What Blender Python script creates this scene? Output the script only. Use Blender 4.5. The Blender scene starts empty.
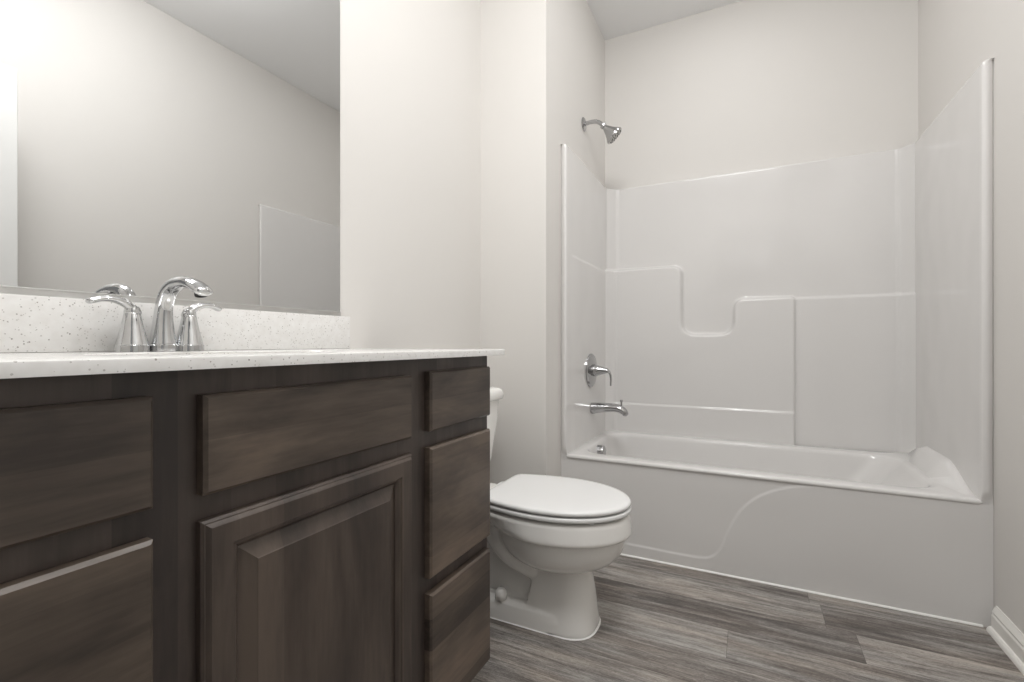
import bpy, bmesh, math
import numpy as np
from mathutils import Vector, Matrix

# ------------------------------------------------------------------ camera, world, lights, exposure
SC = bpy.context.scene
COL = SC.collection
H = 0.92
YAW = math.atan(236 / 474.0)
cam_d = bpy.data.cameras.new('camera')
cam_d.sensor_width = 36.0
cam_d.lens = 474.0 / 1024.0 * 36.0
cam_d.shift_y = 2.5 / 1024.0
cam_d.clip_start = 0.01
cam = bpy.data.objects.new('camera', cam_d)
COL.objects.link(cam)
cam.location = (0, 0, H)
cam.rotation_euler = (math.pi / 2, 0, YAW)
SC.camera = cam

w = bpy.data.worlds.new('world')
SC.world = w
w.use_nodes = True
w.node_tree.nodes['Background'].inputs[0].default_value = (1.0, 0.995, 0.985, 1)
w.node_tree.nodes['Background'].inputs[1].default_value = 0.25


def area(name, loc, rot, sx, sy, power, color=(1, 1, 1), shape='RECTANGLE'):
    d = bpy.data.lights.new(name, 'AREA')
    d.shape = shape
    d.size, d.size_y = sx, sy
    d.energy = power
    d.color = color
    o = bpy.data.objects.new(name, d)
    COL.objects.link(o)
    o.location = loc
    o.rotation_euler = rot
    return o


def bulb(name, loc, power, radius, color):
    d = bpy.data.lights.new(name, 'POINT')
    d.energy = power
    d.shadow_soft_size = radius
    d.color = color
    o = bpy.data.objects.new(name, d)
    COL.objects.link(o)
    o.location = loc
    return o


bulb('ceiling_globe', (-0.05, 1.14, 2.52), 8.0, 0.06, (1.0, 1.0, 0.998))
area('ceiling_fill', (-0.15, 0.53, 2.71), (math.radians(16), 0, 0), 0.8, 0.40, 18.0, (1.0, 1.0, 0.998))  # added soft fill without a fitting, lifts toilet, apron and back wall
area('tub_fill', (-0.10, 2.20, 2.745), (0, 0, 0), 0.3, 0.3, 1.6, (1.0, 1.0, 0.998), 'DISK')  # added light, no known fitting above the tub; brightens the alcove
area('hall_fill', (0.05, -1.0, 2.3), (math.radians(60), 0, 0), 0.6, 0.6, 0.8, (1.0, 0.99, 0.98))  # weak fill added behind the doorway, not a known lamp

vs = SC.view_settings
vs.view_transform = 'Standard'
vs.look = 'None'
vs.gamma = 1.0
vs.use_curve_mapping = False
vs.exposure = 0.26


# ------------------------------------------------------------------ materials
def s2l(c):
    return tuple((v / 12.92 if v <= 0.04045 else ((v + 0.055) / 1.055) ** 2.4) for v in [x / 255.0 for x in c])


def new_mat(name, col, rough=0.5, metal=0.0, coat=0.0, spec=0.5):
    m = bpy.data.materials.new(name)
    m.use_nodes = True
    b = m.node_tree.nodes['Principled BSDF']
    b.inputs['Base Color'].default_value = (*col, 1)
    b.inputs['Roughness'].default_value = rough
    b.inputs['Metallic'].default_value = metal
    b.inputs['Coat Weight'].default_value = coat
    b.inputs['Coat Roughness'].default_value = 0.12
    b.inputs['Specular IOR Level'].default_value = spec
    return m


class N:
    """small node helper"""
    def __init__(self, m):
        self.t = m.node_tree
        self.b = self.t.nodes['Principled BSDF']

    def n(self, typ, **kw):
        x = self.t.nodes.new(typ)
        for k, v in kw.items():
            if k.startswith('i_'):
                x.inputs[k[2:].replace('_', ' ')].default_value = v
            else:
                setattr(x, k, v)
        return x

    def l(self, a, b):
        self.t.links.new(a, b)

    def ramp(self, fac, stops):
        r = self.n('ShaderNodeValToRGB')
        e = r.color_ramp.elements
        while len(e) < len(stops):
            e.new(0.5)
        for q, (p, c) in zip(e, stops):
            q.position = p
            q.color = (*c, 1)
        self.l(fac, r.inputs[0])
        return r.outputs[0]

    def coords(self, scale=(1, 1, 1), kind='Object', rot=(0, 0, 0)):
        tc = self.n('ShaderNodeTexCoord')
        mp = self.n('ShaderNodeMapping')
        mp.inputs['Scale'].default_value = scale
        mp.inputs['Rotation'].default_value = rot
        self.l(tc.outputs[kind], mp.inputs[0])
        return mp.outputs[0]

    def noise(self, vec, scale, detail=4, rough=0.55, dist=0.0):
        x = self.n('ShaderNodeTexNoise')
        x.inputs['Scale'].default_value = scale
        x.inputs['Detail'].default_value = detail
        x.inputs['Roughness'].default_value = rough
        x.inputs['Distortion'].default_value = dist
        self.l(vec, x.inputs['Vector'])
        return x.outputs['Fac']

    def math(self, op, a, b=None, clamp=False):
        x = self.n('ShaderNodeMath', operation=op, use_clamp=clamp)
        for i, v in enumerate((a, b)):
            if v is None:
                continue
            if isinstance(v, (int, float)):
                x.inputs[i].default_value = v
            else:
                self.l(v, x.inputs[i])
        return x.outputs[0]

    def mix(self, fac, a, b, mode='MIX'):
        x = self.n('ShaderNodeMix', data_type='RGBA', blend_type=mode)
        for i, v in ((0, fac), (6, a), (7, b)):
            if isinstance(v, (int, float)):
                x.inputs[i].default_value = v
            elif isinstance(v, tuple):
                x.inputs[i].default_value = (*v, 1)
            else:
                self.l(v, x.inputs[i])
        return x.outputs[2]

    def bump(self, h, strength, dist):
        x = self.n('ShaderNodeBump')
        x.inputs['Strength'].default_value = strength
        x.inputs['Distance'].default_value = dist
        self.l(h, x.inputs['Height'])
        self.l(x.outputs[0], self.b.inputs['Normal'])


def paint(name, rgb, rough=0.6):
    m = new_mat(name, s2l(rgb), rough, spec=0.35)
    q = N(m)
    q.bump(q.noise(q.coords(), 220, 3), 0.06, 0.002)
    return m


M = {}
M['wall'] = paint('wall_paint', (227, 224, 220))
M['ceiling'] = paint('ceiling_paint', (246, 246, 246), 0.8)
M['trim'] = new_mat('trim_paint', s2l((242, 240, 235)), 0.3)
M['door'] = new_mat('door_paint', s2l((246, 246, 244)), 0.35)
M['caulk'] = new_mat('white_caulk', s2l((246, 245, 242)), 0.4)
M['porcelain'] = new_mat('porcelain', s2l((248, 246, 242)), 0.09, coat=0.4)
M['seat'] = new_mat('seat_plastic', s2l((244, 244, 243)), 0.18)
M['chrome'] = new_mat('chrome', (0.64, 0.645, 0.65), 0.05, 1.0)
M['chrome_dark_reflect'] = new_mat('chrome_fixture', (0.47, 0.47, 0.475), 0.09, 1.0)  # darker copy of the chrome, dark reflections put into its base colour
M['dark_rubber'] = new_mat('dark_rubber', (0.02, 0.02, 0.02), 0.6)
M['aluminium'] = new_mat('satin_aluminium', (0.62, 0.615, 0.60), 0.42, 1.0)
M['mirror'] = new_mat('mirror_silver', (0.74, 0.745, 0.745), 0.0, 1.0)
M['mirror_edge'] = new_mat('mirror_edge', (0.10, 0.11, 0.11), 0.3)

# glossy gel-coat of the tub unit, slightly wavy
m = new_mat('gelcoat', s2l((229, 227, 225)), 0.10, spec=0.5)
q = N(m)
q.bump(q.noise(q.coords(), 5.0, 1, 0.4), 0.10, 0.05)
M['gelcoat'] = m

# speckled quartz
m = new_mat('speckled_quartz', s2l((232, 229, 224)), 0.16)
q = N(m)
v = q.coords(rot=(0.5, 0.7, 0.9))
vo = q.n('ShaderNodeTexVoronoi')
vo.inputs['Scale'].default_value = 300
q.l(v, vo.inputs['Vector'])
sep = q.n('ShaderNodeSeparateColor')
q.l(vo.outputs['Color'], sep.inputs[0])
pick = q.math('LESS_THAN', sep.outputs[0], 0.22)
near = q.math('LESS_THAN', vo.outputs['Distance'], q.math('ADD', q.math('MULTIPLY', sep.outputs[2], 0.30), 0.14))
dots = q.math('MULTIPLY', pick, near)
tone = q.ramp(sep.outputs[1], [(0, s2l((154, 149, 144))), (0.4, s2l((188, 184, 180))), (1, s2l((208, 206, 203)))])
base = q.ramp(q.noise(v, 60, 3), [(0.3, s2l((230, 228, 225))), (0.7, s2l((238, 237, 235)))])
q.l(q.mix(dots, base, tone), q.b.inputs['Base Color'])
M['quartz'] = m


def wood(name, axis, lo=(56, 48, 43), hi=(121, 106, 93)):
    """dark stained maple; axis = grain direction"""
    m = new_mat(name, s2l((70, 62, 58)), 0.42, coat=0.04)
    q = N(m)
    sc = {'Y': (14, 1.2, 14), 'Z': (14, 14, 1.2)}[axis]
    v = q.coords(sc)
    fine = q.noise(v, 7, 6, 0.65, 0.3)
    v2 = q.coords({'Y': (3, 0.9, 3), 'Z': (3, 3, 0.9)}[axis])
    cloud = q.noise(v2, 3.4, 4, 0.55, 0.6)
    # glued-up staves: bands across the grain with their own tone
    tc = q.n('ShaderNodeTexCoord')
    sp = q.n('ShaderNodeSeparateXYZ')
    q.l(tc.outputs['Object'], sp.inputs[0])
    across = sp.outputs['Z'] if axis == 'Y' else sp.outputs['Y']
    band = q.math('FLOOR', q.math('MULTIPLY', across, 15.0))
    wn = q.n('ShaderNodeTexWhiteNoise', noise_dimensions='1D')
    q.l(band, wn.inputs['W'])
    f = q.math('ADD', q.math('MULTIPLY', fine, 0.28), q.math('MULTIPLY', cloud, 0.75))
    f = q.math('ADD', f, q.math('MULTIPLY', wn.outputs['Value'], 0.26))
    c = q.ramp(f, [(0.44, s2l(lo)), (0.645, s2l(tuple((a + b) // 2 for a, b in zip(lo, hi)))), (0.86, s2l(hi))])
    q.l(c, q.b.inputs['Base Color'])
    q.bump(fine, 0.03, 0.002)
    return m


M['wood_h'] = wood('stained_wood_across', 'Y')
M['wood_v'] = wood('stained_wood_upright', 'Z', (50, 43, 40), (98, 86, 77))
M['wood_frame'] = wood('stained_wood_frame', 'Z', (52, 45, 42), (90, 79, 73))
M['wood_dark'] = wood('stained_wood_carcass', 'Z', (46, 40, 37), (70, 61, 56))

# grey vinyl planks running along X
m = new_mat('vinyl_plank', (0.2, 0.2, 0.2), 0.42)
q = N(m)
PW, PL = 0.152, 1.22
tc = q.n('ShaderNodeTexCoord')
sp = q.n('ShaderNodeSeparateXYZ')
q.l(tc.outputs['Object'], sp.inputs[0])
row = q.math('FLOOR', q.math('DIVIDE', sp.outputs['Y'], PW))
wn = q.n('ShaderNodeTexWhiteNoise', noise_dimensions='1D')
q.l(row, wn.inputs['W'])
xs = q.math('ADD', q.math('DIVIDE', sp.outputs['X'], PL), q.math('MULTIPLY', wn.outputs['Value'], 7.31))
colm = q.math('FLOOR', xs)
cid = q.n('ShaderNodeCombineXYZ')
q.l(row, cid.inputs[0])
q.l(colm, cid.inputs[1])
wn2 = q.n('ShaderNodeTexWhiteNoise', noise_dimensions='2D')
q.l(cid.outputs[0], wn2.inputs['Vector'])
off = q.n('ShaderNodeVectorMath', operation='SCALE')
q.l(wn2.outputs['Color'], off.inputs[0])
off.inputs['Scale'].default_value = 9.0
va = q.n('ShaderNodeVectorMath', operation='ADD')
q.l(q.coords((1.9, 22, 1)), va.inputs[0])
q.l(off.outputs[0], va.inputs[1])
big = q.noise(va.outputs[0], 1.7, 6, 0.62, 0.8)
vb = q.n('ShaderNodeVectorMath', operation='ADD')
q.l(q.coords((7, 130, 1)), vb.inputs[0])
q.l(off.outputs[0], vb.inputs[1])
fine = q.noise(vb.outputs[0], 1.6, 8, 0.78, 1.6)
vc = q.n('ShaderNodeVectorMath', operation='ADD')
q.l(q.coords((14, 55, 1)), vc.inputs[0])
q.l(off.outputs[0], vc.inputs[1])
fleck = q.noise(vc.outputs[0], 3.4, 9, 0.82, 2.2)
f = q.math('ADD', q.math('MULTIPLY', big, 0.46), q.math('MULTIPLY', fine, 0.38))
f = q.math('ADD', f, q.math('MULTIPLY', fleck, 0.44))
f = q.math('ADD', f, q.math('MULTIPLY', q.math('SUBTRACT', wn2.outputs['Value'], 0.5), 0.10))
c = q.ramp(f, [(0.47, s2l((60, 56, 54))), (0.575, s2l((106, 100, 96))), (0.66, s2l((148, 143, 138))),
               (0.78, s2l((196, 191, 185)))])
warm = q.ramp(q.noise(q.coords((1.2, 7, 1)), 2.2, 3), [(0.4, (0.99, 1.0, 1.01)), (0.7, (1.04, 0.98, 0.93))])
c = q.mix(1.0, c, warm, 'MULTIPLY')
fy = q.math('ABSOLUTE', q.math('SUBTRACT', q.math('FRACT', q.math('DIVIDE', sp.outputs['Y'], PW)), 0.5))
fx = q.math('ABSOLUTE', q.math('SUBTRACT', q.math('FRACT', xs), 0.5))
seam = q.math('MAXIMUM', q.math('GREATER_THAN', fy, 0.4935), q.math('GREATER_THAN', fx, 0.4993))
c = q.mix(q.math('MULTIPLY', seam, 0.5), c, s2l((60, 55, 52)))
q.l(c, q.b.inputs['Base Color'])
q.bump(fine, 0.10, 0.002)
M['floor'] = m


# ------------------------------------------------------------------ object helpers
def link(name, me, mat, parent=None, smooth=None):
    o = bpy.data.objects.new(name, me)
    COL.objects.link(o)
    if mat is not None:
        me.materials.append(mat)
    if parent is not None:
        o.parent = parent
        o.matrix_parent_inverse = parent.matrix_world.inverted() if False else Matrix.Translation(-parent.location)
    if smooth is not None:
        for p in me.polygons:
            p.use_smooth = True
        if smooth < 179:
            me.set_sharp_from_angle(angle=math.radians(smooth))
    return o


def obj(name, bm, mat, parent=None, smooth=None):
    bmesh.ops.recalc_face_normals(bm, faces=bm.faces[:])
    me = bpy.data.meshes.new(name)
    bm.to_mesh(me)
    bm.free()
    return link(name, me, mat, parent, smooth)


def thing(name, label, cat, loc):
    o = bpy.data.objects.new(name, None)
    COL.objects.link(o)
    o.empty_display_size = 0.05
    o.location = loc
    o['label'] = label
    o['category'] = cat
    return o


def tag(o, label, cat, group=None):
    o['label'] = label
    o['category'] = cat
    if group:
        o['group'] = group
    return o


def struct(o):
    o['kind'] = 'structure'
    return o


def box(bm, x0, x1, y0, y1, z0, z1, bev=0.0, seg=2):
    vs_ = [bm.verts.new((x, y, z)) for x in (x0, x1) for y in (y0, y1) for z in (z0, z1)]
    a = vs_
    fs = [bm.faces.new([a[i] for i in f]) for f in
          ((0, 1, 3, 2), (4, 6, 7, 5), (0, 4, 5, 1), (2, 3, 7, 6), (0, 2, 6, 4), (1, 5, 7, 3))]
    if bev > 0:
        es = list({e for f in fs for e in f.edges})
        bmesh.ops.bevel(bm, geom=es, offset=bev, segments=seg, profile=0.5, affect='EDGES')
    return bm


def B():
    return bmesh.new()


def loft(bm, rings, cap0=True, cap1=True, closed=True):
    R = [[bm.verts.new(p) for p in r] for r in rings]
    n = len(R[0])
    for a, b in zip(R, R[1:]):
        for i in range(n if closed else n - 1):
            j = (i + 1) % n
            bm.faces.new((a[i], a[j], b[j], b[i]))
    if cap0:
        bm.faces.new(R[0][::-1])
    if cap1:
        bm.faces.new(R[-1])
    return bm


def lathe(bm, prof, origin=(0, 0, 0), axis=(0, 0, 1), n=40):
    """prof: (radius, distance along axis)"""
    ax = Vector(axis).normalized()
    q_ = Vector((0, 0, 1)).rotation_difference(ax)
    rings = []
    for r, h in prof:
        r = max(r, 1e-5)
        rings.append([Vector(origin) + q_ @ Vector((r * math.cos(2 * math.pi * i / n), r * math.sin(2 * math.pi * i / n), h))
                      for i in range(n)])
    return loft(bm, rings)


def catmull(pts, k=8):
    P = [np.array(p, float) for p in pts]
    P = [2 * P[0] - P[1]] + P + [2 * P[-1] - P[-2]]
    out = []
    for i in range(1, len(P) - 2):
        for s in range(k):
            t = s / k
            a, b, c_, d = P[i - 1:i + 3]
            out.append(0.5 * ((2 * b) + (c_ - a) * t + (2 * a - 5 * b + 4 * c_ - d) * t * t + (3 * b - a - 3 * c_ + d) * t ** 3))
    out.append(P[-2])
    return out


def sweep(bm, pts, side, n=20, k=8, cap_round=True):
    """pts: (x,y,z, half width along side, half thickness); side: constant side vector"""
    C_ = catmull(pts, k)
    s = Vector(side).normalized()
    rings = []
    m_ = len(C_)
    for i, p in enumerate(C_):
        a = Vector(C_[max(i - 1, 0)][:3])
        b = Vector(C_[min(i + 1, m_ - 1)][:3])
        t = (b - a).normalized()
        nrm = t.cross(s).normalized()
        o = Vector(p[:3])
        rings.append([o + s * (p[3] * math.cos(2 * math.pi * j / n)) + nrm * (p[4] * math.sin(2 * math.pi * j / n)) for j in range(n)])
    if cap_round:
        def capr(idx, direction):
            p = C_[idx]
            a = Vector(C_[1][:3]) - Vector(C_[0][:3]) if idx == 0 else Vector(C_[-1][:3]) - Vector(C_[-2][:3])
            t = a.normalized() * direction
            o = Vector(p[:3])
            nrm = a.normalized().cross(s).normalized()
            res = []
            for u in (0.35, 0.7, 0.93):
                kx = math.sqrt(1 - u * u)
                res.append([o + t * (u * min(p[3], p[4])) + s * (kx * p[3] * math.cos(2 * math.pi * j / n)) +
                            nrm * (kx * p[4] * math.sin(2 * math.pi * j / n)) for j in range(n)])
            return res
        rings = capr(0, -1)[::-1] + rings + capr(-1, 1)
    return loft(bm, rings)


def rrect(x0, x1, y0, y1, r, z, nc=8, ns=14):
    pts = []
    cs = [(x1 - r, y0 + r, -90), (x1 - r, y1 - r, 0), (x0 + r, y1 - r, 90), (x0 + r, y0 + r, 180)]
    for i, (cx, cy, a0) in enumerate(cs):
        arc = [(cx + r * math.cos(math.radians(a0 + 90 * j / nc)), cy + r * math.sin(math.radians(a0 + 90 * j / nc))) for j in range(nc + 1)]
        pts += arc
        nx = cs[(i + 1) % 4]
        e = (nx[0] + r * math.cos(math.radians(nx[2])), nx[1] + r * math.sin(math.radians(nx[2])))
        s = arc[-1]
        pts += [(s[0] + (e[0] - s[0]) * j / ns, s[1] + (e[1] - s[1]) * j / ns) for j in range(1, ns)]
    return [(x, y, z) for x, y in pts]


def grid_mesh(name, X, Y, Z, mat, parent):
    """X, Y, Z: 2-D arrays"""
    r, c_ = X.shape
    co = np.stack([X, Y, Z], -1).reshape(-1, 3)
    idx = np.arange(r * c_).reshape(r, c_)
    f_ = np.stack([idx[:-1, :-1], idx[:-1, 1:], idx[1:, 1:], idx[1:, :-1]], -1).reshape(-1, 4)
    me = bpy.data.meshes.new(name)
    me.from_pydata(co.tolist(), [], f_.tolist())
    me.update()
    return link(name, me, mat, parent, 180)


def sdf_poly(px, pz, poly):
    """signed distance, positive inside"""
    d2 = np.full(px.shape, 1e9)
    inside = np.zeros(px.shape, bool)
    n = len(poly)
    for i in range(n):
        ax, az = poly[i]
        bx, bz = poly[(i + 1) % n]
        ex, ez = bx - ax, bz - az
        L = ex * ex + ez * ez
        if L < 1e-12:
            continue
        t = np.clip(((px - ax) * ex + (pz - az) * ez) / L, 0, 1)
        d2 = np.minimum(d2, (px - ax - t * ex) ** 2 + (pz - az - t * ez) ** 2)
        cond = ((az > pz) != (bz > pz))
        with np.errstate(divide='ignore', invalid='ignore'):
            xi = (bx - ax) * (pz - az) / (bz - az if bz != az else 1e-9) + ax
        inside ^= cond & (px < xi)
    d = np.sqrt(d2)
    return np.where(inside, d, -d)


def smooth(t):
    t = np.clip(t, 0, 1)
    return t * t * (3 - 2 * t)


def round_poly(pts, radii, k=8):
    out = []
    n = len(pts)
    for i in range(n):
        p = Vector(pts[i]); a = Vector(pts[i - 1]); b = Vector(pts[(i + 1) % n])
        r = radii[i]
        if r <= 0:
            out.append(tuple(p))
            continue
        u = (a - p).normalized(); v_ = (b - p).normalized()
        s = p + u * r; e = p + v_ * r
        for j in range(k + 1):
            t = j / k
            out.append(tuple((1 - t) ** 2 * s + 2 * t * (1 - t) * p + t * t * e))
    return out


# ------------------------------------------------------------------ the room
XV = -1.10      # vanity wall
YJ = 1.885      # face of the jog
XA = -0.775     # alcove left wall
XR = 0.71       # right wall
YB = 2.82       # back wall
ZC = 2.755
YN = -0.06      # near wall, its inner face


def wall(name, *b):
    return struct(obj(name, box(B(), *b), M['wall']))


struct(obj('floor', box(B(), XV - 0.1, XR + 0.1, -2.6, YB + 0.1, -0.05, 0), M['floor']))
struct(obj('ceiling', box(B(), XV - 0.1, XR + 0.1, YN - 0.12, YB + 0.1, ZC, ZC + 0.06), M['ceiling']))
wall('wall_left', XV - 0.1, XV, YN - 0.12, YJ, 0, ZC)
wall('wall_jog', XV - 0.1, XA, YJ, YB + 0.1, 0, ZC)
wall('wall_back', XA, XR + 0.1, YB, YB + 0.1, 0, ZC)
wall('wall_right', XR, XR + 0.1, YN - 0.12, YB, 0, ZC)
bm = B()
box(bm, XV, -0.36, YN - 0.12, YN, 0, ZC)
box(bm, 0.50, XR, YN - 0.12, YN, 0, ZC)
box(bm, -0.36, 0.50, YN - 0.12, YN, 2.07, ZC)
struct(obj('wall_near', bm, M['wall']))

# door casing on the near wall, and the hall behind it
bm = B()
for x0, x1, z0, z1 in ((-0.425, -0.36, 0, 2.135), (0.50, 0.565, 0, 2.135), (-0.36, 0.50, 2.07, 2.135)):
    box(bm, x0, x1, YN, YN + 0.016, z0, z1, 0.004, 2)
struct(obj('trim_1', bm, M['trim'], None, 30))
wall('wall_hall', -1.3, 1.3, -1.75, -1.65, 0, ZC)

# baseboards, moulded
BBP = [(0, 0), (0.014, 0), (0.014, 0.052), (0.011, 0.058), (0.012, 0.064), (0.008, 0.074), (0.004, 0.080), (0.003, 0.084), (0, 0.084)]


def baseboard(name, p0, p1, nrm):
    """profile extruded from p0 to p1, nrm points into the room"""
    bm = B()
    rings = [[(p[0] + nrm[0] * a, p[1] + nrm[1] * a, b) for a, b in BBP] for p in (p0, p1)]
    loft(bm, rings)
    # shoe strip in front
    prof = [(0.014, 0), (0.026, 0)] + [(0.014 + 0.012 * math.cos(t * math.pi / 8), 0.017 * math.sin(t * math.pi / 8)) for t in range(1, 5)]
    loft(bm, [[(p[0] + nrm[0] * a, p[1] + nrm[1] * a, b) for a, b in prof] for p in (p0, p1)])
    return struct(obj(name, bm, M['trim'], None, 25))


baseboard('baseboard_right', (XR, YN, 0), (XR, 2.04, 0), (-1, 0))
baseboard('baseboard_jog', (XV, YJ, 0), (XA, YJ, 0), (0, -1))
baseboard('baseboard_left', (XV, 1.10, 0), (XV, YJ - 0.03, 0), (1, 0))

# the open door seen only in the mirror
bm = B()
DX0, DX1 = 0.455, 0.490
box(bm, DX0, DX1, 0.035, 0.825, 0.012, 2.03, 0.002, 1)
door = struct(obj('door_1', bm, M['door'], None, 30))
bm = B()
for (z0, z1) in ((0.22, 0.92), (1.10, 1.90)):
    for (y0, y1) in ((0.14, 0.41), (0.47, 0.74)):
        n0 = rrect(y0, y1, z0, z1, 0.01, 0)
        n1 = rrect(y0 + 0.012, y1 - 0.012, z0 + 0.012, z1 - 0.012, 0.008, 0)
        n2 = rrect(y0 + 0.03, y1 - 0.03, z0 + 0.03, z1 - 0.03, 0.006, 0)
        loft(bm, [[(DX0 + 0.001, a, b) for a, b, _ in n0], [(DX0 - 0.005, a, b) for a, b, _ in n1],
                  [(DX0 - 0.002, a, b) for a, b, _ in n2]])
obj('door_panel', bm, M['door'], door, 30)
bm = B()
lathe(bm, [(0.032, 0), (0.032, 0.006), (0.012, 0.010), (0.011, 0.035), (0.024, 0.042), (0.028, 0.055), (0.022, 0.068), (0.0, 0.071)],
      (DX0, 0.78, 0.95), (-1, 0, 0), 28)
obj('door_knob', bm, M['aluminium'], door, 40)

# ------------------------------------------------------------------ vanity cabinet
FX = -0.618      # face frame
DF = -0.600      # drawer front face
VY0, VY1 = 0.030, 1.093
ZB, ZT = 0.098, 0.888
van = thing('vanity_cabinet', 'dark stained wood bathroom vanity cabinet under the speckled white counter', 'cabinet', (-0.86, 0.56, 0))
bm = B()
box(bm, XV + 0.002, FX - 0.019, VY0, VY0 + 0.016, ZB, ZT)
box(bm, XV + 0.002, FX - 0.019, VY1 - 0.016, VY1, ZB, ZT)
box(bm, XV + 0.002, FX - 0.019, VY0 + 0.016, VY1 - 0.016, ZB, ZB + 0.016)
box(bm, XV + 0.002, XV + 0.010, VY0 + 0.016, VY1 - 0.016, ZB + 0.016, ZT)
obj('carcass', bm, M['wood_dark'], van)
bm = B()
box(bm, FX - 0.075, FX - 0.060, VY0 + 0.002, VY1 - 0.002, 0.0, ZB)
box(bm, XV + 0.002, FX - 0.075, VY1 - 0.018, VY1 - 0.002, 0.0, ZB)
box(bm, XV + 0.002, FX - 0.075, VY0 + 0.002, VY0 + 0.018, 0.0, ZB)
obj('toe_kick', bm, M['wood_dark'], van)
# face frame: stiles upright, rails between them
STY = [(VY0, VY0 + 0.045), (0.270, 0.385), (0.730, 0.850), (VY1 - 0.045, VY1)]
bm = B()
for a, b in STY:
    box(bm, FX - 0.019, FX, a, b, ZB, ZT)
for (a, b), (c0, c1) in zip(STY, STY[1:]):
    mids = [(ZB, ZB + 0.035), (0.680, 0.745), (0.835, ZT)]
    if c1 - c0 != 0.120 and not (abs(b - 0.385) < 1e-6):
        mids.append((0.375, 0.432))
    for z0, z1 in mids:
        box(bm, FX - 0.019, FX, b, c0, z0, z1)
obj('face_frame', bm, M['wood_frame'], van)


def front(name, y0, y1, z0, z1, mat):
    """slab front with chamfered edge, parented to the cabinet"""
    bm = B()
    def rect(x, e):
        return [(x, y0 + e, z0 + e), (x, y1 - e, z0 + e), (x, y1 - e, z1 - e), (x, y0 + e, z1 - e)]
    loft(bm, [rect(FX + 0.0005, 0.0), rect(DF - 0.0046, 0.0), rect(DF - 0.0040, 0.0006), rect(DF - 0.0010, 0.0032), rect(DF, 0.0042)])
    return obj(name, bm, mat, van, 20)


Q = [0.098, 0.386, 0.420, 0.698, 0.733, 0.860]
for y0, y1, zz in ((0.822, 1.081, Q), (0.042, 0.300, Q)):
    front('drawer', y0, y1, zz[0], zz[1], M['wood_h'])
    front('drawer', y0, y1, zz[2], zz[3], M['wood_h'])
    front('drawer', y0, y1, zz[4], zz[5], M['wood_h'])
ff = front('false_drawer_front', 0.355, 0.760, 0.731, 0.856, M['wood_h'])

# raised-panel door
DY0, DY1, DZ0, DZ1 = 0.354, 0.765, 0.098, 0.698
drw = obj('door', box(B(), FX + 0.0005, FX + 0.006, DY0 + 0.004, DY1 - 0.004, DZ0 + 0.004, DZ1 - 0.004), M['wood_v'], van)


SW = 0.037       # visible frame width
bm = B()
def fr(x, e):
    return [(x, DY0 + e, DZ0 + e), (x, DY1 - e, DZ0 + e), (x, DY1 - e, DZ1 - e), (x, DY0 + e, DZ1 - e)]
prof = [(FX + 0.0005, 0), (DF - 0.008, 0), (DF - 0.005, 0.003), (DF - 0.005, 0.0045), (DF - 0.0015, 0.0075), (DF, 0.0095),
        (DF, SW), (DF - 0.0025, SW + 0.0015), (DF - 0.003, SW + 0.005), (DF - 0.0065, SW + 0.009), (DF - 0.010, SW + 0.0115)]
loft(bm, [fr(x, e) for x, e in prof], False, False)
obj('door_frame', bm, M['wood_v'], drw, 22)
bm = B()
pp = [(DF - 0.0125, SW + 0.009), (DF - 0.0110, SW + 0.0125), (DF - 0.0010, SW + 0.0340), (DF, SW + 0.0352)]
loft(bm, [fr(x, e) for x, e in pp], True, True)
obj('raised_panel', bm, M['wood_v'], drw, 12)

# ------------------------------------------------------------------ countertop with undermount sink
CT = 0.9045
ctop = thing('countertop', 'white speckled quartz countertop slab resting on the dark vanity', 'countertop', (-0.85, 0.56, CT - 0.0155))
CX0, CX1, CY0, CY1 = XV + 0.001, -0.588, -0.015, 1.137
SXC, SYC, SA, SB = -0.825, 0.535, 0.135, 0.205
bm = B()
nn = 96
ell = lambda a, b, z: [(SXC + a * math.cos(2 * math.pi * i / nn), SYC + b * math.sin(2 * math.pi * i / nn), z) for i in range(nn)]
def outer(e, z):
    out = []
    for i in range(nn):
        t = 2 * math.pi * i / nn
        cx_, sy_ = math.cos(t), math.sin(t)
        # ray from the sink centre to the slab outline
        ks = []
        if cx_ > 1e-9: ks.append((CX1 - e - SXC) / cx_)
        if cx_ < -1e-9: ks.append((CX0 + e - SXC) / cx_)
        if sy_ > 1e-9: ks.append((CY1 - e - SYC) / sy_)
        if sy_ < -1e-9: ks.append((CY0 + e - SYC) / sy_)
        k = min(ks)
        out.append([SXC + k * cx_, SYC + k * sy_, z])
    for X_, Y_ in ((CX0 + e, CY0 + e), (CX0 + e, CY1 - e), (CX1 - e, CY0 + e), (CX1 - e, CY1 - e)):
        j = min(range(nn), key=lambda i: (out[i][0] - X_) ** 2 + (out[i][1] - Y_) ** 2)
        out[j][0], out[j][1] = X_, Y_
    return out
loft(bm, [ell(SA, SB, CT - 0.0155), outer(0.0, CT - 0.0155), outer(0, CT - 0.0025), outer(0.0008, CT - 0.0008), outer(0.0025, CT), ell(SA + 0.002, SB + 0.002, CT),
          ell(SA, SB, CT - 0.002), ell(SA, SB, CT - 0.0155)], False, False)
obj('slab', bm, M['quartz'], ctop, 35)
bm = B()
rg = []
for k, z in ((1.03, -0.0185), (1.03, -0.024), (1.0, -0.03), (0.96, -0.08), (0.86, -0.13), (0.6, -0.155), (0.15, -0.16)):
    rg.append(ell(SA * k, SB * k, CT + z))
loft(bm, rg, False, True)
sk = obj('sink_basin', bm, M['porcelain'], ctop, 180)
bm = B()
lathe(bm, [(0.022, 0), (0.022, 0.004), (0.016, 0.006), (0.0, 0.004)], (SXC, SYC, CT - 0.160), (0, 0, 1), 24)
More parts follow.
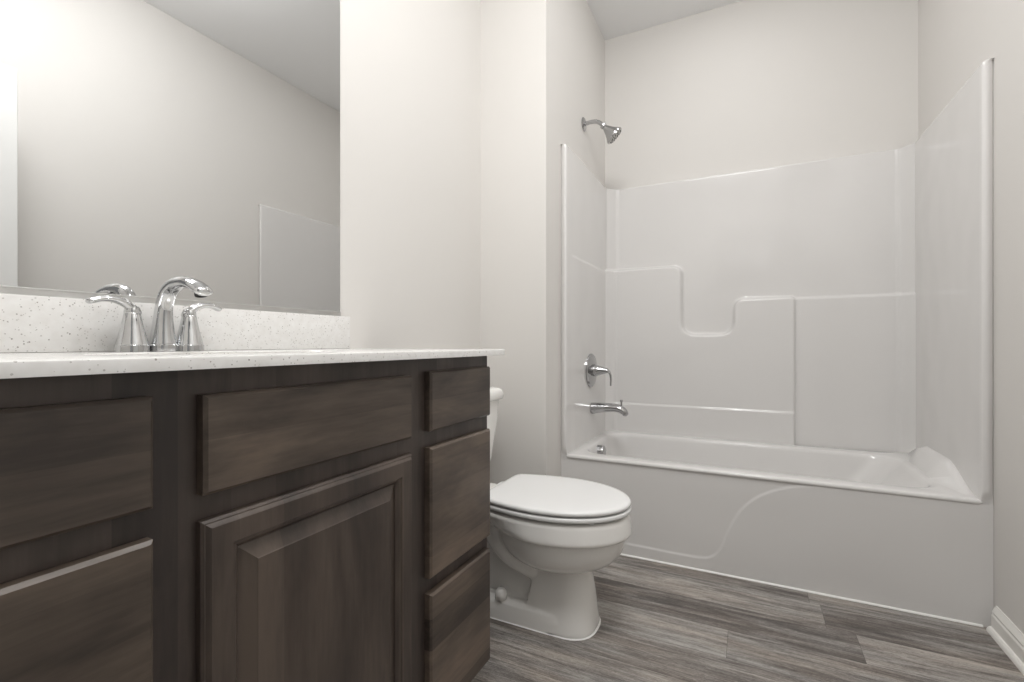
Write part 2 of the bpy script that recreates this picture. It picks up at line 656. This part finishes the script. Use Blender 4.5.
obj('drain', bm, M['chrome'], sk, 40)

bs = obj('backsplash', box(B(), XV + 0.0005, XV + 0.020, CY0, 1.069, CT + 0.0003, 1.001, 0.0015, 2), M['quartz'], None, 35)
tag(bs, 'low speckled white quartz backsplash standing on the counter below the mirror', 'backsplash')

# ------------------------------------------------------------------ mirror
MY0, MY1, MZ0, MZ1 = -0.01, 1.043, 1.0125, 1.958
mir = thing('wall_mirror', 'large frameless wall mirror above the vanity backsplash', 'mirror', (XV, 0.52, MZ0))
bm = B()
box(bm, XV + 0.0008, XV + 0.0060, MY0, MY1, MZ0, MZ1, 0.0010, 1)
o = obj('mirror_glass', bm, M['mirror'], mir)
o.data.materials.append(M['mirror_edge'])
for p in o.data.polygons:
    if p.normal.x < 0.5:
        p.material_index = 1
bm = B()
box(bm, XV + 0.0005, XV + 0.0085, MY0, MY1, MZ0 - 0.012, MZ0 - 0.0005, 0.0006, 1)
box(bm, XV + 0.0065, XV + 0.0090, MY0, MY1, MZ0 - 0.0005, MZ0 + 0.0025, 0.0006, 1)
obj('bottom_channel', bm, M['aluminium'], mir)

# ------------------------------------------------------------------ basin faucet
FXC = -1.035
FY = 0.532
fau = thing('sink_faucet', 'chrome two handle arched sink faucet on the counter before the mirror', 'faucet', (FXC, FY, CT))
bm = B()
# spout: flared column bending into a flattened beak
sweep(bm, [(FXC - 0.002, FY, CT + 0.014, 0.0225, 0.0245), (FXC - 0.002, FY, CT + 0.035, 0.0195, 0.0215), (FXC - 0.001, FY, CT + 0.062, 0.0165, 0.0185),
           (FXC + 0.003, FY, CT + 0.090, 0.0145, 0.0165), (FXC + 0.018, FY, CT + 0.117, 0.0145, 0.0150), (FXC + 0.045, FY, CT + 0.1305, 0.0155, 0.0128),
           (FXC + 0.077, FY, CT + 0.132, 0.0170, 0.0115), (FXC + 0.107, FY, CT + 0.1245, 0.0180, 0.0105), (FXC + 0.130, FY, CT + 0.1125, 0.0175, 0.0092)],
      (0, 1, 0), 28, 8, True)
sp_ = obj('spout', bm, M['chrome'], fau, 60)
bm = B()
lathe(bm, [(0.0255, 0.0003), (0.0255, 0.0125), (0.0240, 0.0140), (0.0, 0.0145)], (FXC - 0.002, FY, CT), (0, 0, 1), 40)
obj('spout_base', bm, M['chrome'], fau, 40)
bm = B()
lathe(bm, [(0.0115, 0), (0.0115, 0.006), (0.0095, 0.0065), (0.0095, 0.004), (0.0, 0.004)], (FXC + 0.124, FY, CT + 0.1105), (0.35, 0, -1), 24)
obj('aerator', bm, M['dark_rubber'], sp_, 40)
for sgn, yy, L in ((-1, 0.479, 0.064), (1, 0.580, 0.060)):
    bm = B()
    lathe(bm, [(0.0270, 0.0003), (0.0268, 0.0120), (0.0262, 0.0128), (0.0255, 0.0134), (0.0215, 0.030), (0.0180, 0.045), (0.0150, 0.060), (0.0132, 0.0715),
               (0.0126, 0.0725), (0.0130, 0.0735), (0.0125, 0.080), (0.0105, 0.085), (0.0, 0.087)], (FXC, yy, CT), (0, 0, 1), 44)
    h = obj('handle', bm, M['chrome'], fau, 28)
    bm = B()
    sweep(bm, [(FXC, yy - sgn * 0.005, CT + 0.074, 0.0115, 0.0095), (FXC, yy + sgn * 0.009, CT + 0.0885, 0.0110, 0.0080), (FXC, yy + sgn * 0.027, CT + 0.0955, 0.0105, 0.0062),
               (FXC, yy + sgn * 0.046, CT + 0.0960, 0.0105, 0.0056), (FXC, yy + sgn * L, CT + 0.0905, 0.0110, 0.0054)], (1, 0, 0), 20, 7, True)
    obj('lever', bm, M['chrome'], h, 60)

# ------------------------------------------------------------------ toilet
TY = 1.494
TX = -0.80
toi = thing('toilet', 'white porcelain toilet with closed lid between the vanity and the bathtub', 'toilet', (TX, TY, 0))


def egg(xb, xf, xm, w, wb, z, n=72, pf=2.0, pb=2.0):
    """outline: front half ellipse from (xm, +-w) to xf, back from w to wb at xb with a flat back"""
    h = n // 2
    half = []
    for i in range(h + 1):
        t = i / h
        if t < 0.6:
            a = (1 - t / 0.6) * math.pi / 2        # pi/2 at xm .. but start at the tip
            a = (t / 0.6) * math.pi / 2
            half.append((xm + (xf - xm) * math.cos(a) ** (2 / pf), w * math.sin(a) ** (2 / pf)))
        else:
            u = (t - 0.6) / 0.4
            if u < 0.75:
                v_ = u / 0.75
                half.append((xm + (xb - xm) * v_, w - (w - wb) * v_ ** pb))
            else:
                v_ = (u - 0.75) / 0.25
                half.append((xb, wb * (1 - v_)))
    pts = [(x, y) for x, y in half] + [(x, -y) for x, y in half[-2:0:-1]]
    return [(x, TY + y, z) for x, y in pts]


# tank
def tank_ring(x0, x1, hw, r, z):
    return rrect(x0, x1, TY - hw, TY + hw, r, z, 6, 8)
bm = B()
loft(bm, [tank_ring(-1.070, -0.955, 0.172, 0.03, 0.372), tank_ring(-1.080, -0.935, 0.186, 0.035, 0.385), tank_ring(-1.085, -0.922, 0.199, 0.035, 0.46),
          tank_ring(-1.085, -0.906, 0.216, 0.03, 0.62), tank_ring(-1.085, -0.902, 0.220, 0.03, 0.695)])
obj('tank', bm, M['porcelain'], toi, 50)
bm = B()
loft(bm, [tank_ring(-1.088, -0.890, 0.227, 0.03, 0.696), tank_ring(-1.090, -0.886, 0.232, 0.032, 0.702), tank_ring(-1.090, -0.886, 0.232, 0.032, 0.722),
          tank_ring(-1.088, -0.890, 0.228, 0.032, 0.733), tank_ring(-1.080, -0.900, 0.217, 0.03, 0.741), tank_ring(-1.068, -0.915, 0.20, 0.03, 0.744)])
obj('tank_lid', bm, M['porcelain'], toi, 60)
# flush lever on the tank front
bm = B()
lathe(bm, [(0.016, 0), (0.016, 0.006), (0.008, 0.010), (0.008, 0.018), (0.0, 0.019)], (-0.9035, TY - 0.15, 0.655), (1, 0, 0), 20)
sweep(bm, [(-0.888, TY - 0.15, 0.655, 0.006, 0.006), (-0.886, TY - 0.11, 0.652, 0.006, 0.005), (-0.886, TY - 0.075, 0.648, 0.008, 0.005)], (0, 0, 1), 12, 5)
obj('flush_lever', bm, M['chrome'], toi, 40)

# bowl: rim, underside, pedestal, foot and trapway in one skin
bm = B()
# rim band and belly
belly = []
for i in range(15):
    u = 0.975 * (1 - i / 14) ** 1.15
    k = (1 - u ** 2.6) ** 0.385
    belly.append(egg(-0.59 - 0.195 * k, -0.59 + 0.2425 * k, -0.575, 0.173 * k, 0.055 * k, 0.314 - 0.13 * u))
loft(bm, belly + [
          egg(-0.795, -0.331, -0.58, 0.187, 0.075, 0.3145), egg(-0.80, -0.3275, -0.58, 0.1905, 0.08, 0.322), egg(-0.815, -0.3285, -0.585, 0.190, 0.10, 0.334),
          egg(-0.83, -0.333, -0.59, 0.186, 0.14, 0.368), egg(-0.83, -0.337, -0.59, 0.182, 0.14, 0.377), egg(-0.83, -0.346, -0.59, 0.173, 0.13, 0.380)])
# deck that carries the tank
loft(bm, [rrect(-1.06, -0.80, TY - 0.10, TY + 0.10, 0.04, 0.27, 6, 8), rrect(-1.07, -0.79, TY - 0.13, TY + 0.13, 0.04, 0.33, 6, 8),
          rrect(-1.07, -0.79, TY - 0.14, TY + 0.14, 0.04, 0.372, 6, 8)])
# pedestal column
loft(bm, [egg(-0.66, -0.436, -0.54, 0.101, 0.096, 0.0, pf=2.6), egg(-0.66, -0.436, -0.54, 0.100, 0.095, 0.012, pf=2.6), egg(-0.655, -0.441, -0.54, 0.094, 0.090, 0.05, pf=2.5),
          egg(-0.645, -0.447, -0.535, 0.086, 0.080, 0.11, pf=2.4), egg(-0.635, -0.456, -0.54, 0.076, 0.071, 0.17, pf=2.3), egg(-0.63, -0.462, -0.54, 0.072, 0.067, 0.24, pf=2.2)])
# foot
loft(bm, [egg(-0.99, -0.45, -0.60, 0.1025, 0.10, 0.0, pf=2.6), egg(-0.99, -0.45, -0.60, 0.1015, 0.10, 0.035, pf=2.6), egg(-0.985, -0.46, -0.62, 0.099, 0.092, 0.058, pf=2.6), egg(-0.98, -0.49, -0.64, 0.080, 0.075, 0.072, pf=2.4)])
# rear body
loft(bm, [egg(-0.97, -0.58, -0.65, 0.062, 0.06, 0.02), egg(-0.98, -0.60, -0.66, 0.050, 0.05, 0.18), egg(-1.0, -0.62, -0.68, 0.06, 0.06, 0.33)])
bowl = obj('bowl', bm, M['porcelain'], toi, 180)
bm = B()
loft(bm, [egg(-0.66, -0.432, -0.54, 0.1035, 0.099, 0.0, pf=2.6), egg(-0.66, -0.4345, -0.54, 0.102, 0.097, 0.0025, pf=2.6)])
loft(bm, [egg(-0.994, -0.446, -0.60, 0.105, 0.1025, 0.0, pf=2.6), egg(-0.992, -0.448, -0.60, 0.1035, 0.101, 0.0025, pf=2.6)])
obj('caulk_bead', bm, M['caulk'], toi, 60)
# trapway bulges, both sides
bm = B()
for s in (-1, 1):
    sweep(bm, [(-0.560, TY + s * 0.010, 0.158, 0.040, 0.040), (-0.615, TY + s * 0.034, 0.165, 0.040, 0.040), (-0.678, TY + s * 0.056, 0.190, 0.038, 0.036), (-0.725, TY + s * 0.072, 0.222, 0.038, 0.036),
               (-0.775, TY + s * 0.070, 0.280, 0.040, 0.036), (-0.800, TY + s * 0.05, 0.36, 0.042, 0.036)], (0, 1, 0), 16, 6)
tmp = bpy.data.meshes.new('t')
bm.to_mesh(tmp)
bm.free()
bm = B()
bm.from_mesh(bowl.data)
bm.from_mesh(tmp)
bpy.data.meshes.remove(tmp)
bmesh.ops.recalc_face_normals(bm, faces=bm.faces[:])
bm.to_mesh(bowl.data)
bm.free()
rm = bowl.modifiers.new('skin', 'REMESH')
rm.mode = 'VOXEL'
rm.voxel_size = 0.004
rm.use_smooth_shade = True
sm = bowl.modifiers.new('soften', 'SMOOTH')
sm.factor = 0.5
sm.iterations = 4

# seat ring and lid
bm = B()
so = lambda e, z: egg(-0.795 + e, -0.330 - e, -0.585, 0.189 - e, 0.150 - e, z)
si = lambda e, z: egg(-0.74 - e, -0.40 + e, -0.585, 0.118 + e, 0.09 + e, z)
loft(bm, [si(0.0, 0.388), so(0.006, 0.3865), so(0.001, 0.389), so(0.0, 0.392), so(0.0, 0.398), so(0.002, 0.401), so(0.008, 0.402), si(0.0, 0.402), si(-0.002, 0.395), si(0.0, 0.388)], False, False)
st = obj('seat', bm, M['seat'], toi, 60)
for (xx, yy) in ((-0.42, -0.12), (-0.42, 0.12), (-0.66, -0.16), (-0.66, 0.16)):
    obj('bumper', box(B(), xx - 0.010, xx + 0.010, TY + yy - 0.006, TY + yy + 0.006, 0.3785, 0.3885, 0.002, 1), M['seat'], st)
bm = B()
lo = lambda e, z: egg(-0.795 + e, -0.331 - e, -0.585, 0.188 - e, 0.150 - e, z)
loft(bm, [lo(0.010, 0.4070), lo(0.002, 0.4075), lo(0.0, 0.4095), lo(0.0, 0.4150), lo(0.0025, 0.4190), lo(0.008, 0.4210), lo(0.02, 0.4218), lo(0.06, 0.4226), lo(0.11, 0.4230)])
obj('lid', bm, M['seat'], toi, 60)
for s in (-1, 1):
    obj('hinge', box(B(), -0.835, -0.797, TY + s * 0.075 - 0.022, TY + s * 0.075 + 0.022, 0.378, 0.400, 0.006, 3), M['seat'], toi, 50)
for s in (-1, 1):
    bm = B()
    lathe(bm, [(0.0205, 0), (0.020, 0.018), (0.0175, 0.028), (0.011, 0.034), (0.0, 0.036)], (-0.742, TY + s * 0.086, 0.066), (0, 0, 1), 24)
    obj('bolt_cap', bm, M['porcelain'], toi, 180)

# ------------------------------------------------------------------ bathtub and shower surround, one moulded unit
TUBY, TBK = 2.062, 2.800
XL, XRI = -0.745, 0.680
ZR, ZS = 0.411, 1.838
tub = thing('bathtub_surround', 'glossy white one piece bathtub and shower surround filling the alcove', 'bathtub', (-0.03, 2.43, 0))

# back panel
nx, nz = 300, 300
gx, gz = np.meshgrid(np.linspace(XL - 0.012, XRI + 0.012, nx), np.linspace(ZR - 0.03, ZS, nz))
shape = round_poly([(-1.2, 0.0), (0.208, 0.0), (0.208, 1.150), (-0.060, 1.150), (-0.060, 0.962), (-0.335, 0.962), (-0.335, 1.345), (-1.2, 1.345)],
                   [0, 0, 0.018, 0.05, 0.085, 0.085, 0.05, 0], 10)
dA = sdf_poly(gx, gz, shape)
dB = np.minimum(1.148 - gz, gx - 0.15)
pro = 0.036 * smooth((dA + 0.016) / 0.020)
pro = np.maximum(pro, 0.012 * smooth((dB + 0.008) / 0.012))
pro += 0.007 * smooth((0.577 - gz) / 0.008) * smooth((0.215 - gx) / 0.01)
dx = np.minimum(gx - XL, XRI - gx)
RC = 0.050
t = np.clip((RC - dx) / RC, 0, 1)
cove = 0.050 * t ** 1.25 + 0.0035 * np.exp(-((dx - RC - 0.002) / 0.006) ** 2)
yy = 2.795 - np.maximum(pro, 0) - cove
tp = np.clip((gz - (ZS - 0.008)) / 0.008, 0, 1)
yy = yy + np.clip(YB - 0.001 - yy, 0, 0.024) * (1 - np.sqrt(1 - tp ** 2))
grid_mesh('back_panel', gx, yy, gz, M['gelcoat'], tub)

def side_panel(name, xin, xwall):
    """end wall with bull-nosed front flange and faint shelf line"""
    s = 1 if xin > xwall else -1
    ny_, nz_ = 130, 300
    gy, gz_ = np.meshgrid(np.linspace(0, 1, ny_) ** 1.0, np.linspace(0.0, 1.0, nz_))
    # profile across: wall -> front flange -> rounded lip -> panel
    arc = []
    W_ = abs(xin - xwall)
    for t_ in np.linspace(0, 0.70, 9):
        arc.append((xwall + s * W_ * t_, TUBY + 0.004 - 0.012 * math.sin(math.pi / 2 * t_ / 0.70)))
    for a in range(15, 91, 15):
        arc.append((xwall + s * W_ * (0.70 + 0.30 * math.sin(math.radians(a))), TUBY - 0.008 + 0.3 * W_ * (1 - math.cos(math.radians(a)))))
    arc += [(xin, y) for y in np.linspace(TUBY + 0.02, 2.795, 60)]
    A = np.array(arc)
    zs = np.concatenate([np.linspace(ZR - 0.016, ZS - 0.012, 260), ZS - 0.012 + 0.012 * np.sin(np.linspace(0.2, 1.57, 6))])
    Xg = np.tile(A[:, 0], (len(zs), 1))
    Yg = np.tile(A[:, 1], (len(zs), 1))
    Zg = np.tile(zs[:, None], (1, len(A)))
    if s > 0:
        Xg = Xg + 0.0025 * smooth((1.343 - Zg) / 0.014) * smooth((Yg - TUBY - 0.05) / 0.06)
    Yg = Yg + np.clip(TUBY + 0.004 - Yg, 0, 1) * (1 - smooth((Zg - ZR + 0.016) / 0.05))
    top = np.clip((Zg - (ZS - 0.012)) / 0.012, 0, 1)
    near_in = np.abs(Xg - xwall)
    Xg = Xg - s * np.minimum(near_in, 0.010) * (1 - np.sqrt(np.maximum(1 - top ** 2, 0)))
    # close over the top back to the wall
    Xg = np.vstack([Xg, np.full((1, len(A)), xwall)])
    Yg = np.vstack([Yg, Yg[-1:]])
    Zg = np.vstack([Zg, Zg[-1:]])
    return grid_mesh(name, Xg, Yg, Zg, M['gelcoat'], tub)


side_panel('left_end_panel', XL, XA + 0.0006)
side_panel('right_end_panel', XRI, XR - 0.0006)

# rim and basin
def outer_rim(e, z, lift=0.0):
    pts = rrect(XL - 0.004 + e, XRI + 0.004 - e, TUBY - 0.004 + e, 2.775 - e, 0.012, z, 8, 40)
    return pts
def inner(e, z, er=0.0):
    return rrect(-0.690 + e * 0.55, 0.590 - e * 1.0 - er, 2.150 + e * 0.5, 2.690 - e * 0.45, 0.10, z, 8, 40)
def headrest(pts, k):
    out = []
    for x, y, z in pts:
        b = float(smooth(np.array((x - 0.52) / 0.15)))
        g = float(smooth(np.array((y - 2.09) / 0.26)) * smooth(np.array((2.80 - y) / 0.22)))
        out.append((x, y, z + k * b * g))
    return out
bm = B()
loft(bm, [outer_rim(0.003, ZR - 0.016), outer_rim(0.0, ZR - 0.012), outer_rim(0.0, ZR - 0.007), headrest(outer_rim(0.002, ZR - 0.002), 0.075), headrest(outer_rim(0.007, ZR), 0.072),
          headrest(outer_rim(0.030, ZR), 0.062), inner(-0.030, ZR), inner(-0.014, ZR - 0.002), inner(-0.004, ZR - 0.008), inner(0.004, ZR - 0.022), inner(0.02, ZR - 0.06, 0.02),
          inner(0.06, 0.20, 0.09), inner(0.08, 0.13, 0.15), inner(0.11, 0.095, 0.18), inner(0.15, 0.085, 0.20)], False, True)
obj('rim_and_basin', bm, M['gelcoat'], tub, 50)

# apron with a recessed field bounded by an S curve
nx, nz = 320, 110
gx, gz = np.meshgrid(np.linspace(XA + 0.0006, XR - 0.0006, nx), np.linspace(0.0005, ZR - 0.013, nz))
curve = [p for p in catmull([(-0.80, 0.052), (-0.46, 0.052), (-0.20, 0.050), (-0.130, 0.066), (-0.095, 0.110), (-0.067, 0.185), (-0.025, 0.268), (0.045, 0.335),
                             (0.15, 0.382), (0.27, 0.400), (0.42, 0.404)], 8)]
poly = [(float(p[0]), float(p[1])) for p in curve] + [(0.42, 0.6), (-0.80, 0.6)]
dS = sdf_poly(gx, gz, poly)
yy = TUBY + 0.0032 * smooth((dS + 0.005) / 0.010) * smooth((0.408 - gz) / 0.03)
grid_mesh('apron', gx, yy, gz, M['gelcoat'], tub)
bm = B()
pr = [(0, 0), (0, 0.0055), (-0.002, 0.005), (-0.005, 0.003), (-0.006, 0)]
loft(bm, [[(x, TUBY + a, b) for a, b in pr] for x in (XA + 0.002, XR - 0.027)])
obj('caulk_bead', bm, M['caulk'], tub, 60)

# overflow plate in the basin's drain end
bm = B()
lathe(bm, [(0.034, 0), (0.034, 0.026), (0.031, 0.033), (0.020, 0.036), (0.0, 0.036)], (-0.687, 2.37, 0.366), (1, 0, 0.10), 36)
tag(obj('overflow_plate', bm, M['chrome_dark_reflect'], None, 30), 'round chrome overflow plate inside the drain end of the bathtub', 'overflow plate')

# ------------------------------------------------------------------ tub spout
SY = 2.434
spt = thing('tub_spout', 'chrome bathtub spout on the left surround panel below the mixer handle', 'tub spout', (XL, SY, 0.59))
bm = B()
sweep(bm, [(XL + 0.008, SY, 0.578, 0.030, 0.030), (XL + 0.030, SY, 0.5810, 0.029, 0.028), (XL + 0.075, SY, 0.5855, 0.028, 0.0245), (XL + 0.120, SY, 0.5875, 0.026, 0.0220),
           (XL + 0.152, SY, 0.5830, 0.025, 0.0205), (XL + 0.172, SY, 0.572, 0.023, 0.0185), (XL + 0.181, SY, 0.562, 0.021, 0.0165)], (0, 1, 0), 26, 8, True)
obj('spout_body', bm, M['chrome_dark_reflect'], spt, 60)
bm = B()
lathe(bm, [(0.0045, 0), (0.0045, 0.020), (0.0070, 0.022), (0.0075, 0.029), (0.005, 0.032), (0.0, 0.0325)], (XL + 0.162, SY, 0.598), (0, 0, 1), 20)
obj('diverter_knob', bm, M['chrome_dark_reflect'], spt, 40)

# ------------------------------------------------------------------ mixer valve
VY, VZ = 2.420, 0.779
val = thing('mixer_valve', 'chrome round shower mixer plate with curved lever above the tub spout', 'shower valve', (XL + 0.006, VY, VZ))
bm = B()
lathe(bm, [(0.088, 0.004), (0.088, 0.009), (0.082, 0.014), (0.050, 0.019), (0.034, 0.021), (0.0, 0.021)], (XL, VY, VZ), (1, 0, 0), 56)
obj('escutcheon', bm, M['chrome_dark_reflect'], val, 30)
bm = B()
lathe(bm, [(0.032, 0.020), (0.0315, 0.036), (0.028, 0.040), (0.0265, 0.044), (0.020, 0.066), (0.0145, 0.084), (0.0125, 0.092), (0.0, 0.096)], (XL, VY, VZ), (1, 0, 0), 36)
hd = obj('handle_hub', bm, M['chrome_dark_reflect'], val, 30)
bm = B()
sweep(bm, [(XL + 0.074, VY, VZ + 0.002, 0.011, 0.011), (XL + 0.092, VY, VZ + 0.000, 0.0105, 0.0085), (XL + 0.106, VY, VZ - 0.014, 0.0095, 0.006), (XL + 0.111, VY, VZ - 0.040, 0.009, 0.005),
           (XL + 0.110, VY, VZ - 0.075, 0.0085, 0.0045)], (0, 1, 0), 18, 7, True)
obj('lever', bm, M['chrome_dark_reflect'], hd, 60)

# ------------------------------------------------------------------ shower head
HY, HZ = 2.400, 2.076
shw = thing('shower_head', 'chrome bell shaped shower head on a bent arm high on the alcove wall', 'shower head', (XA, HY, HZ))
bm = B()
lathe(bm, [(0.036, 0.0006), (0.036, 0.004), (0.030, 0.009), (0.016, 0.012), (0.0, 0.012)], (XA, HY, HZ - 0.004), (1, 0, 0), 36)
obj('wall_flange', bm, M['chrome_dark_reflect'], shw, 30)
bm = B()
sweep(bm, [(XA + 0.006, HY, HZ - 0.004, 0.0105, 0.0105), (XA + 0.035, HY, HZ, 0.0105, 0.0105), (XA + 0.066, HY, HZ - 0.002, 0.0105, 0.0105), (XA + 0.088, HY, HZ - 0.014, 0.0105, 0.0105),
           (XA + 0.106, HY, HZ - 0.032, 0.0105, 0.0105)], (0, 1, 0), 18, 8, True)
obj('shower_arm', bm, M['chrome_dark_reflect'], shw, 60)
bm = B()
ax = Vector((0.68, 0.24, -0.69)).normalized()
o0 = Vector((XA + 0.100, HY, HZ - 0.026))
lathe(bm, [(0.012, 0), (0.0165, 0.003), (0.0165, 0.014), (0.013, 0.018), (0.016, 0.026), (0.025, 0.045), (0.036, 0.066), (0.046, 0.078), (0.049, 0.083), (0.049, 0.090), (0.047, 0.092)],
      o0, ax, 40)
hb = obj('shower_bell', bm, M['chrome_dark_reflect'], shw, 30)
bm = B()
lathe(bm, [(0.044, 0.0915), (0.043, 0.0945), (0.0, 0.0955)], o0, ax, 36)
sf = obj('spray_face', bm, M['aluminium'], hb, 40)
bm = B()
rot = Vector((0, 0, 1)).rotation_difference(ax)
for rr, cnt in ((0.012, 6), (0.024, 12), (0.036, 18)):
    for i in range(cnt):
        a = 2 * math.pi * i / cnt
        p = o0 + rot @ Vector((rr * math.cos(a), rr * math.sin(a), 0.0946))
        lathe(bm, [(0.0026, 0), (0.0020, 0.003), (0.0, 0.0032)], p, ax, 8)
noz = obj('spray_nozzles', bm, M['dark_rubber'], hb, 40)
noz['kind'] = 'stuff'
